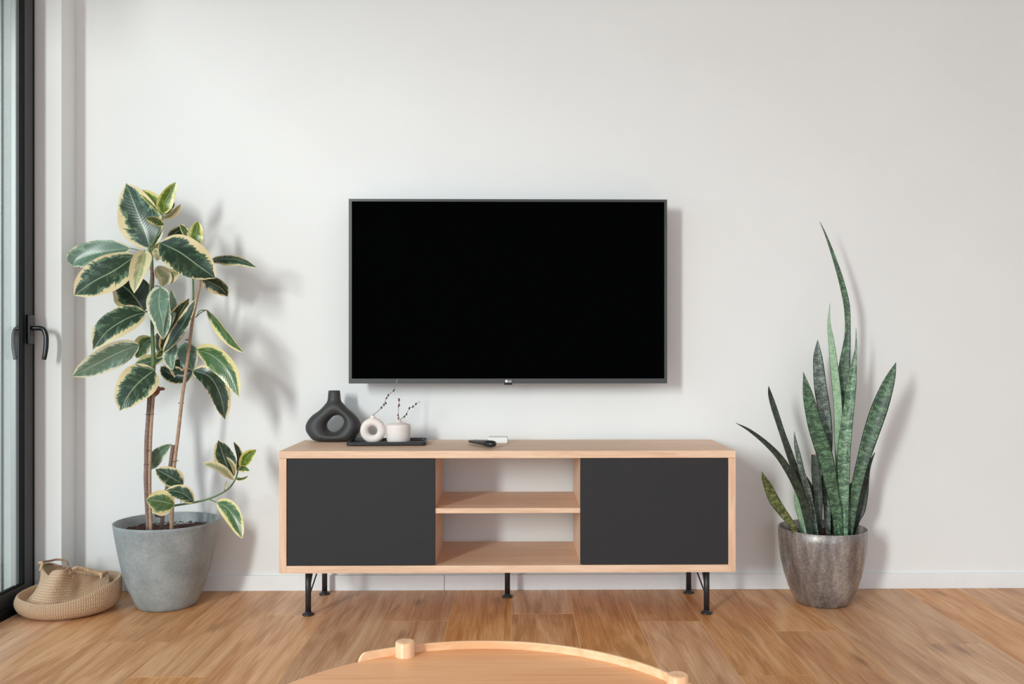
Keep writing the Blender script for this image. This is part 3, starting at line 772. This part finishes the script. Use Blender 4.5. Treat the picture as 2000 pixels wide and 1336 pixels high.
# ================================================================ RUBBER PLANT
def ficus_leaf(pts, wpx, D0, D1, kind='o', roll=0, fold=.30, pet=None, curl=0, wave=.0, shape=1.0, nv=22):
    """pts: pixel points of the midrib from the petiole to the tip; wpx: visible full width"""
    W = [P(p[0], p[1], D0 + (D1-D0)*i/(len(pts)-1)) for i, p in enumerate(pts)]
    C = spline(W, nv) if len(W) > 2 else [W[0].lerp(W[1], i/(nv-1)) for i in range(nv)]
    Lc = sum((C[i+1]-C[i]).length for i in range(nv-1))
    bm = bmesh.new(); uvl = bm.loops.layers.uv.new('UVMap')
    M_ = 11; rows = []
    sd = R.random()*20
    for i in range(nv):
        v = i/(nv-1)
        t = (C[min(i+1, nv-1)] - C[max(i-1, 0)]).normalized()
        toc = (Vector((0, 0, H)) - C[i]); toc = (toc - t*toc.dot(t)).normalized()
        side = Matrix.Rotation(roll + curl*(v-.5), 3, t) @ t.cross(toc).normalized()
        nrm = side.cross(t)
        if nrm.dot(toc) < 0: nrm = -nrm
        wv = (math.sin(PI*min(1, v**(.9*shape)))**.60) if 0 < v < 1 else 0
        if v > .9: wv *= .25+.75*((1-v)/.1)**.55 if v < 1 else 0
        wv = max(wv, .012)
        hw = M(wpx, C[i].y)/2/max(.45, abs(math.cos(roll)))*wv
        c = C[i] + nrm*(.05*Lc*math.sin(PI*v))
        row = []
        for j in range(M_):
            u = -1 + 2*j/(M_-1)
            z = fold*hw*abs(u)**1.3 + .05*hw*math.sin(9*v+3*u+sd)*abs(u) + wave*hw*math.sin(14*v+sd)*u*u
            row.append((bm.verts.new(c + side*hw*u*(1-.1*fold) + nrm*z), (u+1)/2, v))
        rows.append(row)
    for a, b in zip(rows, rows[1:]):
        for j in range(M_-1):
            q = (a[j], a[j+1], b[j+1], b[j])
            f = bm.faces.new([x[0] for x in q])
            for lp, x in zip(f.loops, q): lp[uvl].uv = (x[1], x[2])
    lf = obj('leaf', bm, FIC[kind], rp, smooth=True)
    if pet:
        a = P(*pet); b = C[0]
        m = (a+b)/2 + Vector((0, 0, .004))
        obj('petiole', tube([a, m, b, C[1]], .0017, 6, 10), MGRN, lf, smooth=True)
        # midrib ridge on the back of the blade
    return lf
a = lambda x, y: (100+x/3.611, 330+y/3.611)
b = lambda x, y: (100+x/3.182, 640+y/3.182)
YS = 3.43     # distance of the main stem
fl_ = ficus_leaf
# crown of the main stem
fl_([a(700,560), a(668,440), a(610,290), a(528,100)], 80, 3.44, 3.46, 'o', roll=-.3, pet=(293,490,YS), fold=.15)
fl_([a(790,315), a(805,230), a(880,92)], 31, 3.41, 3.40, 'y', fold=.35, pet=(318,420,YS-.02))
fl_([a(775,320), a(720,235), a(628,150)], 27, 3.43, 3.46, 'y', roll=.35, fold=.4, pet=(318,420,YS-.02))
fl_([a(790,350), a(850,300), a(914,246)], 14, 3.38, 3.34, 'c', roll=.8, fold=.5)
fl_([a(795,395), a(735,355), a(665,345)], 19, 3.37, 3.31, 'v', roll=-.5, fold=.5)
fl_([a(800,320), a(830,275), a(870,235)], 10, 3.43, 3.44, 'd', roll=.6, fold=.4)
# left tier
fl_([a(560,560), a(380,590), a(200,640), a(150,690)], 46, 3.52, 3.5, 'g', roll=.4, pet=(294,500,YS+.02))
fl_([a(600,610), a(450,720), a(300,800), a(158,892)], 70, 3.40, 3.30, 'o', roll=.25, fold=.15, pet=(298,510,YS))
fl_([a(660,575), a(635,690), a(585,878)], 37, 3.38, 3.33, 'c', roll=.2, fold=.6, curl=.6, pet=(297,505,YS))
fl_([a(655,1005), a(600,920), a(530,845), a(440,790)], 72, 3.46, 3.46, 'd', roll=.1, fold=.1, pet=(298,612,YS))
# right tier
fl_([a(765,520), a(900,590), a(1040,690), a(1160,770)], 72, 3.36, 3.27, 'd', roll=-.2, fold=.12, pet=(296,490,YS))
fl_([a(820,510), a(870,450), a(960,405)], 24, 3.46, 3.49, 'd', roll=.4)
fl_([a(960,520), a(945,450), a(908,388)], 15, 3.45, 3.45, 'v', roll=.3)
fl_([a(1040,550), a(1022,460), a(1038,368)], 27, 3.42, 3.43, 'y', fold=.3, pet=(389,495,3.44))
fl_([a(1000,520), a(985,470), a(970,440)], 14, 3.44, 3.45, 'c', fold=.3)
fl_([a(1125,655), a(1200,625), a(1330,632), a(1450,695)], 20, 3.42, 3.36, 'o', roll=.7, fold=.3, pet=(391,520,3.44))
fl_([a(1060,770), a(1130,800), a(1200,840), a(1245,900)], 32, 3.46, 3.50, 'd', roll=.3, pet=(391,545,3.44))
fl_([a(740,690), a(800,760), a(785,830)], 30, 3.44, 3.44, 'c', roll=.2)
fl_([a(745,640), a(770,590), a(850,560)], 34, 3.47, 3.49, 'c', roll=-.2)
fl_([a(745,720), a(830,740), a(905,735)], 32, 3.45, 3.44, 'c', roll=.4, fold=.3)
fl_([a(730,560), a(750,600), a(745,650)], 14, 3.44, 3.44, 'c', roll=.3)
# middle
fl_([a(770,835), a(765,950), a(790,1080), a(790,1205)], 44, 3.36, 3.27, 'g', roll=.25, fold=.25, pet=(297,560,YS), shape=.8)
fl_([a(848,850), a(838,960), a(810,1080), a(790,1205)], 19, 3.355, 3.268, 'g', roll=-.6, fold=.2)
fl_([a(775,1280), a(850,1150), a(900,1030), a(975,910)], 42, 3.37, 3.33, 'd', roll=.2, fold=.3, pet=(300,695,YS))
fl_([a(790,1295), a(890,1180), a(965,1060), a(1020,915)], 24, 3.355, 3.315, 'd', roll=-.7, fold=.15)
fl_([a(665,1010), a(540,1060), a(400,1150), a(292,1275)], 54, 3.40, 3.30, 'o', roll=.35, fold=.15, pet=(298,612,YS))
fl_([b(548,105), b(420,150), b(280,220), b(130,303)], 50, 3.36, 3.26, 'g', roll=-.25, fold=.12, pet=(298,668,YS))
fl_([b(625,60), b(575,110), b(530,190)], 34, 3.47, 3.50, 'v', roll=.3)
fl_([b(700,185), b(610,215), b(520,225)], 26, 3.48, 3.50, 'v', roll=.3)
fl_([b(645,262), b(560,330), b(490,410), b(427,518)], 70, 3.37, 3.29, 'o', roll=.2, fold=.12, pet=(299,720,YS), shape=.85)
fl_([b(880,262), b(820,300), b(740,290), b(680,240)], 34, 3.46, 3.48, 'd', roll=.2, pet=(369,705,3.44))
fl_([b(800,190), b(808,250), b(806,335)], 44, 3.485, 3.47, 'd', roll=.1)
fl_([b(835,90), b(850,160), b(880,268)], 38, 3.46, 3.45, 'g', roll=.15, fold=.1)
fl_([b(772,95), b(745,180), b(755,265)], 26, 3.40, 3.37, 'g', roll=.4, fold=.4)
fl_([b(660,30), b(700,120), b(690,190)], 26, 3.46, 3.47, 'g', roll=.3, fold=.4)
fl_([b(650,190), b(720,110), b(800,20)], 18, 3.41, 3.39, 'v', roll=.5, fold=.4)
fl_([a(1095,995), a(1180,1070), a(1270,1190), a(1358,1297)], 20, 3.40, 3.34, 'v', roll=.85, fold=.35, pet=(382,620,3.44))
obj('petiole', tube([P(*a(1022,1045),3.435), P(*a(1050,1000),3.42), P(*a(1098,996),3.40)], .0016, 6, 10), MGRN, rp, smooth=True)
fl_([b(905,135), b(1010,170), b(1110,270), b(1168,432)], 44, 3.40, 3.33, 'v', roll=.35, fold=.2, pet=(371,690,3.44))
fl_([b(880,265), b(985,310), b(1050,430), b(1080,572)], 42, 3.38, 3.36, 'd', roll=-.2, fold=.2, pet=(367,700,3.44))
# lower leaves
fl_([b(625,880), b(660,790), b(748,722)], 26, 3.42, 3.42, 'g', roll=.2, fold=.2)
fl_([b(822,975), b(740,930), b(648,878)], 38, 3.38, 3.34, 'o', roll=.2, fold=.2)
fl_([b(888,1085), b(810,1030), b(712,1010)], 30, 3.35, 3.32, 'o', roll=.3, fold=.2)
fl_([b(768,1100), b(680,1080), b(590,1068)], 44, 3.33, 3.28, 'v', roll=.1, fold=.1)
fl_([b(740,1115), b(690,1140), b(625,1140)], 20, 3.325, 3.28, 'c', roll=.3, fold=.1)
fl_([b(1030,1085), b(1100,1120), b(1150,1200), b(1187,1312)], 34, 3.30, 3.24, 'v', roll=.2, fold=.2)
fl_([b(1125,935), b(1080,830), b(1038,698)], 40, 3.35, 3.38, 'd', roll=.1, fold=.15)
fl_([b(1135,945), b(1040,880), b(940,840)], 17, 3.33, 3.27, 'c', roll=.5, fold=.4)
fl_([b(1155,890), b(1160,800), b(1133,708)], 13, 3.34, 3.34, 'd', roll=.7, fold=.4)
fl_([b(1180,870), b(1215,800), b(1276,758)], 23, 3.33, 3.31, 'y', roll=.2, fold=.3)
fl_([b(1165,885), b(1200,870), b(1236,890)], 13, 3.33, 3.29, 'v', roll=.6, fold=.5)
fl_([b(1140,938), b(1180,935), b(1222,925)], 6, 3.33, 3.30, 'v', roll=.8)
fl_([b(1140,920), b(1125,860), b(1088,803)], 9, 3.32, 3.31, 'c', roll=.6)
fl_([b(1090,960), b(1085,980), b(1080,1005)], 5, 3.33, 3.30, 'c', roll=.3)

def stem(pts, D0, D1, rad, mat, name='stem'):
    n = len(pts)
    return obj(name, tube([P(p[0], p[1], D0+(D1-D0)*i/(n-1)) for i, p in enumerate(pts)], rad, 10, n*7), mat, rp, smooth=True)
stem([(290,1036), b(590,960), b(592,850), b(594,700), b(604,560), b(612,430), b(622,360)], 3.35, 3.42, .0085, MBARK)
stem([b(622,370), b(635,250), b(632,100), a(718,1250), a(712,1080), (298,600)], 3.42, YS, lambda t: .0085-.0025*t, MGRN)
stem([(298,604), a(700,900), a(710,740), a(708,640), a(692,560), a(715,520)], YS, YS, lambda t: .0062-.001*t, MGRN)
stem([a(712,840), a(716,760), a(706,690)], YS-.004, YS-.004, .0062, MBARK)
stem([a(705,550), a(745,470), a(772,405), a(790,330)], YS, YS-.02, .003, MGRN)
stem([(295,1036), b(612,1000), b(615,760), b(622,600), b(634,440), b(636,400)], 3.345, 3.425, .0062, MBARKL, 'cane')
stem([b(640,400), b(655,385), b(690,380), b(700,382)], 3.42, 3.40, lambda t: .0095-.005*t, MBARKR, 'cut_branch')
stem([b(640,420), b(665,400), b(668,365)], 3.42, 3.41, lambda t: .008-.005*t, MBARKR, 'cut_branch')
stem([(335,1034), b(752,1100), b(762,880), b(790,650), b(815,430), b(845,220), b(868,30), a(1000,1050), a(1030,900), a(1052,780), a(1045,640), a(1035,550)], 3.40, 3.44, lambda t: .0072-.0025*t, MBARKL)
stem([(315,1034), b(700,1120), b(735,890), b(757,730)], 3.40, 3.41, .0068, MBARK)
stem([a(1003,930), a(1000,780), a(995,640), a(1030,560)], 3.46, 3.46, .0034, MGRN)
stem([b(690,1230), b(685,1180), b(650,1165), b(700,1130)], 3.40, 3.38, .004, MBARK)
stem([b(745,1110), b(800,1100), b(890,1086), b(990,1060), b(1090,1010), b(1140,950), b(1165,880)], 3.40, 3.33, lambda t: .0042-.0016*t, MGRN, 'branch')
stem([b(985,1068), b(1010,1078), b(1040,1090)], 3.34, 3.30, .0018, MGRN, 'branch')
stem([b(1075,1020), b(1082,985), b(1090,955)], 3.33, 3.33, .0016, MGRN, 'branch')
stem([b(1150,930), b(1190,935), b(1220,922)], 3.33, 3.31, .0012, MGRN, 'branch')
stem([b(805,1088), b(808,1075), b(806,1062)], 3.37, 3.37, .0014, MGRN, 'branch')
for (x, y, D, r) in ((610,538,3.40,.0135), (600,848,3.375,.0135), (806,468,3.42,.009), (766,828,3.41,.0115), (865,150,3.435,.008), (1003/3.611*3.182, 0, 3.44, .001)):
    if y == 0: continue
    c = P(*b(x, y), D)
    ring = [c + Vector((r*math.cos(q), r*math.sin(q), .001*math.sin(q))) for q in [2*PI*i/16 for i in range(17)]]
    obj('tie', tube(ring + [c + Vector((r*1.5, -.004, .001))], .0009, 6, sm=False), MTIE, rp, smooth=True)
for (px, py, D, dx) in ((*a(715,1040),YS,.008), (*a(985,1060),3.44,-.006), (*b(628,330),3.42,-.009), (*b(590,760),3.36,-.007), (*b(655,55),YS,.008), (*b(845,75),3.44,-.006)):
    c = P(px, py, D); obj('node', ellipsoid(c, .0075, .0075, .0028, sub=2), MBARK, rp, smooth=True)

# ================================================================ BASKET
BC = Vector((-1.628, 3.372, 0))
bk = thing('seagrass_basket', BC, 'woven seagrass belly basket slumped on the floor in the corner', 'basket')
def around(tab):
    """smooth periodic interpolation of {angle in degrees: value or Vector}"""
    ks = sorted(tab); n = len(ks)
    def f(th):
        d = math.degrees(th) % 360
        for i in range(n):
            k0 = ks[i]; k1 = ks[(i+1) % n] + (360 if i == n-1 else 0)
            dd = d if d >= ks[0] else d + 360
            if k0 <= dd <= k1:
                u = (dd-k0)/(k1-k0); a_, b_, c_, d_ = tab[ks[i-1]], tab[k0], tab[ks[(i+1) % n]], tab[ks[(i+2) % n]]
                return 0.5*((2*b_)+(c_-a_)*u+(2*a_-5*b_+4*c_-d_)*u*u+(3*b_-a_-3*c_+d_)*u**3)
    return f
zr = around({0: .116, 20: .117, 45: .112, 90: .100, 135: .085, 170: .074, 200: .072, 215: .073, 235: .072, 250: .069, 270: .0655, 292: .071, 315: .085, 340: .105})
rr_ = around({0: .184, 20: .178, 45: .172, 90: .168, 135: .168, 180: .168, 225: .170, 270: .172, 315: .172, 340: .177})
top = around({180: P(79, 1102, 3.42), 200: P(84, 1112, 3.37), 216: P(94.5, 1124, 3.335), 232: P(103, 1114, 3.315), 262: P(124, 1112, 3.30), 285: P(143, 1117, 3.345),
              315: P(171, 1123, 3.385), 340: P(198, 1127, 3.42), 0: P(215, 1126, 3.445), 45: P(205, 1121, 3.475), 90: P(160, 1113, 3.495), 130: P(118, 1106, 3.49), 155: P(92, 1101, 3.46)})
def basket():
    bm = bmesh.new(); uvl = bm.loops.layers.uv.new('UVMap'); n = 96
    sections = []
    def ring(f): return [f(2*PI*i/n) for i in range(n)]
    def pol(r, th, z): return Vector((BC.x+r*math.cos(th), BC.y+r*math.sin(th), z))
    for r, z in ((.02, .001), (.08, .001), (.132, .0015), (.148, .006), (.164, .016), (.174, .030), (.178, .044)):
        sections.append(ring(lambda th, r=r, z=z: pol(r, th, z)))
    for k in (.35, .65, .9, 1.0):
        sections.append(ring(lambda th, k=k: pol(.178 + (rr_(th)-.178)*k + .002*math.sin(k*PI), th, .044 + (zr(th)-.044)*k)))
    sections.append(ring(lambda th: pol(rr_(th)-.004, th, zr(th)+.003)))
    sections.append(ring(lambda th: pol(rr_(th)-.009, th, zr(th)-.001)))
    def crease(th):
        g_ = max(0, math.cos(th-math.radians(318)))**1.5
        return pol(rr_(th)-.022-.042*g_, th, max(.03, zr(th)-.032-.012*g_))
    sections.append(ring(lambda th: crease(th).lerp(pol(rr_(th)-.010, th, zr(th)-.006), .5)))
    sections.append(ring(crease))
    for k in (.15, .3, .5, .7, .88):
        def f(th, k=k):
            p = crease(th).lerp(top(th), k)
            d = Vector((math.cos(th), math.sin(th), 0))
            out = .010*math.exp(-((math.degrees(th)-250)/26)**2)*math.sin(k*PI)
            dent = .034*math.exp(-((math.degrees(th)-318)/34)**2)*math.sin(k*PI)
            side = -.022*math.exp(-((math.degrees(th)-195)/30)**2)*math.sin(k*PI)
            return p + d*(out - dent + side + .0018*math.sin(th*11+k*4))
        sections.append(ring(f))
    sections.append(ring(top))
    ctr_ = Vector((BC.x-.02, BC.y+.03, .13))
    sections.append(ring(lambda th: top(th).lerp(ctr_, .05)+Vector((0, 0, .001))))
    for k in (.3, .6, .9):
        sections.append(ring(lambda th, k=k: top(th).lerp(Vector((BC.x, BC.y+.02, .04)), k*.55) - Vector((0, 0, .05*k*min(1, 2*(1-k)+.4)))))
    V = [[bm.verts.new(p) for p in s_] for s_ in sections]
    vv = [0]
    for a_, b_ in zip(sections, sections[1:]): vv.append(vv[-1] + sum((a_[i]-b_[i]).length for i in range(0, n, 8))/12)
    for r_, (A, B) in enumerate(zip(V, V[1:])):
        for i in range(n):
            j = (i+1) % n
            f = bm.faces.new((A[i], A[j], B[j], B[i]))
            us = (i, i+1, i+1, i); vs = (vv[r_], vv[r_], vv[r_+1], vv[r_+1])
            for lp, u_, v_ in zip(f.loops, us, vs): lp[uvl].uv = (u_/n*136, v_/.0066)
    bm.faces.new(V[0][::-1])
    return bm
bm = basket()
bo = obj('body', bm, MBASK, bk, smooth=True)
so = bo.modifiers.new('sub', 'SUBSURF'); so.levels = 1; so.render_levels = 1
def rope(pts, rad, pitch, mat, name, n=70):
    C = spline(pts, n); g = bmesh.new()
    for ph in (0, PI*2/3, PI*4/3):
        Q = []; s = 0; prev = None
        for i, p in enumerate(C):
            t = (C[min(i+1, n-1)]-C[max(i-1, 0)]).normalized()
            a_ = t.orthogonal().normalized() if prev is None else (prev-t*prev.dot(t)).normalized()
            prev = a_; b_ = t.cross(a_)
            if i: s += (C[i]-C[i-1]).length
            q = ph + s/pitch*2*PI
            Q.append(p + a_*rad*.5*math.cos(q) + b_*rad*.5*math.sin(q))
        tube(Q, rad*.56, 6, sm=False, bm=g)
    return obj(name, g, mat, bk, smooth=True)
k8 = lambda x, y, D: P(20+x/8.696, 1080+y/8.696, D)
# left handle: loop standing over the mouth
rope([k8(500,175,3.37), k8(560,150,3.38), k8(680,135,3.42), k8(780,112,3.44), k8(880,120,3.43), k8(960,150,3.38), k8(975,230,3.33), k8(970,290,3.32)], .0042, .02, MROPED, 'handle')
rope([k8(490,165,3.365), k8(540,165,3.36), k8(530,240,3.355), k8(510,300,3.35)], .005, .02, MROPE, 'handle_knot', 30)
rope([k8(560,200,3.42), k8(680,185,3.46), k8(800,215,3.46), k8(940,255,3.43)], .0045, .018, MROPED, 'mouth_binding', 40)
# right handle lying along the crease
rope([k8(1050,320,3.32), k8(1090,275,3.33), k8(1160,262,3.345), k8(1300,290,3.36), k8(1440,325,3.38), k8(1550,365,3.39), k8(1580,400,3.385)], .0085, .022, MROPE, 'handle', 90)
rope([k8(940,290,3.29), k8(990,250,3.285), k8(1040,310,3.30), k8(1010,350,3.295), k8(1100,330,3.31), k8(1085,400,3.315), k8(1060,440,3.31)], .004, .016, MROPED, 'handle_knot', 50)
rope([k8(1510,365,3.38), k8(1555,345,3.375), k8(1545,395,3.365), k8(1552,425,3.36)], .0045, .016, MROPE, 'handle_knot', 30)
rope([k8(1560,420,3.37), k8(1620,340,3.40), k8(1660,335,3.41)], .004, .016, MROPED, 'handle_knot', 30)

# ================================================================ COFFEE TABLE
ZTB = .42; HT = H - ZTB
TC = Vector((-.056, 1.275, 0)); TR = .363
ct = thing('coffee_table', (TC.x, TC.y, 0), 'round oak tray table in the foreground with raised curved rim', 'coffee table')
obj('tabletop', lathe([(TR-.004, ZTB-.018), (TR, ZTB-.015), (TR, ZTB-.002), (TR-.002, ZTB)], (TC.x, TC.y, 0), 160), MTAB, ct, bevel=0)
k1 = P(790.5, 1279, HT*F/(1279-CY)); k2 = P(1350, 1345, HT*F/(1345-CY))
a1 = math.atan2(k1.y-TC.y, k1.x-TC.x); a2 = math.atan2(k2.y-TC.y, k2.x-TC.x)
rk = .0168
def arc(a0, a1_, r, n): return [(TC.x+r*math.cos(a0+(a1_-a0)*i/n), TC.y+r*math.sin(a0+(a1_-a0)*i/n)) for i in range(n+1)]
def rimstrip(a0, a1_, zt_, thick=.006, n=220, name='rim'):
    g = bmesh.new(); O = arc(a0, a1_, TR+.004, n); I = arc(a0, a1_, TR+.004-thick, n); rows = []
    for i, (o_, i_) in enumerate(zip(O, I)):
        s = i/n*abs(a1_-a0)*TR; e = min(s, abs(a1_-a0)*TR-s)
        hgt = zt_ if e > .016 else (ZTB-.012) + (zt_-ZTB+.012)*math.sqrt(max(0, 1-(1-e/.016)**2))*1.0
        hgt = max(hgt, ZTB-.010)
        rows.append([g.verts.new((*o_, ZTB-.018)), g.verts.new((*o_, hgt)), g.verts.new((*i_, hgt)), g.verts.new((*i_, ZTB-.018))])
    for A, B in zip(rows, rows[1:]):
        for j in range(4): l = (j+1) % 4; g.faces.new((A[j], A[l], B[l], B[j]))
    g.faces.new(rows[0][::-1]); g.faces.new(rows[-1])
    bmesh.ops.recalc_face_normals(g, faces=g.faces)
    return obj(name, g, MTABR, ct, bevel=.0012)
rimstrip(a2-.10, a1+.23, ZTB+.0135)
for q in (a1, a2, a1+math.radians(95), a2-math.radians(95)):
    c = (TC.x+(TR-.012)*math.cos(q), TC.y+(TR-.012)*math.sin(q), 0)
    o = obj('leg', lathe([(.011, 0), (.013, .004), (rk, .28), (rk, ZTB+.0235), (rk-.0015, ZTB+.0255), (rk-.004, ZTB+.026)], c, 40), MTABL, ct)
    for p in o.data.polygons: p.use_smooth = len(p.vertices) == 4

# ================================================================ OUTSIDE: a bare shrub seen past the door frame
shr = thing('garden_shrub', (-3.45, 6.1, 0), 'bare branching shrub outside behind the glass', 'shrub')
MBR = plain('grey_branch', srgb(120, 120, 112), .9, nz=.2)
MLF = plain('grey_green_leaf', srgb(150, 160, 140), .8, nz=.2)
rg = random.Random(4); g = bmesh.new(); lv = bmesh.new()
for i in range(16):
    p = Vector((-3.45+rg.uniform(-.1, .1), 6.1+rg.uniform(-.1, .1), -.02)); d = Vector((rg.uniform(-.35, .35), rg.uniform(-.35, .35), 1)).normalized(); pts = [p]
    for k in range(8):
        d = (d + Vector((rg.uniform(-.25, .25), rg.uniform(-.25, .25), .12))).normalized(); pts.append(pts[-1] + d*.3)
        for _ in range(3):
            e = (d + Vector((rg.uniform(-1, 1), rg.uniform(-1, 1), rg.uniform(-.2, .6)))).normalized()
            q0 = pts[-1]; q1 = q0 + e*rg.uniform(.12, .3)
            tube([q0, (q0+q1)/2+Vector((0, 0, .02)), q1], .003, 4, 4, g)
            if rg.random() < .35:
                ellipsoid(q1, .012, .012, .04, lv, 1, Matrix.Rotation(rg.uniform(0, 3), 4, 'Y'))
    tube(pts, lambda t: .009*(1-t)+.003, 5, 20, g)
obj('branches', g, MBR, shr, smooth=True)
o = obj('foliage', lv, MLF, shr); o['kind'] = 'stuff'
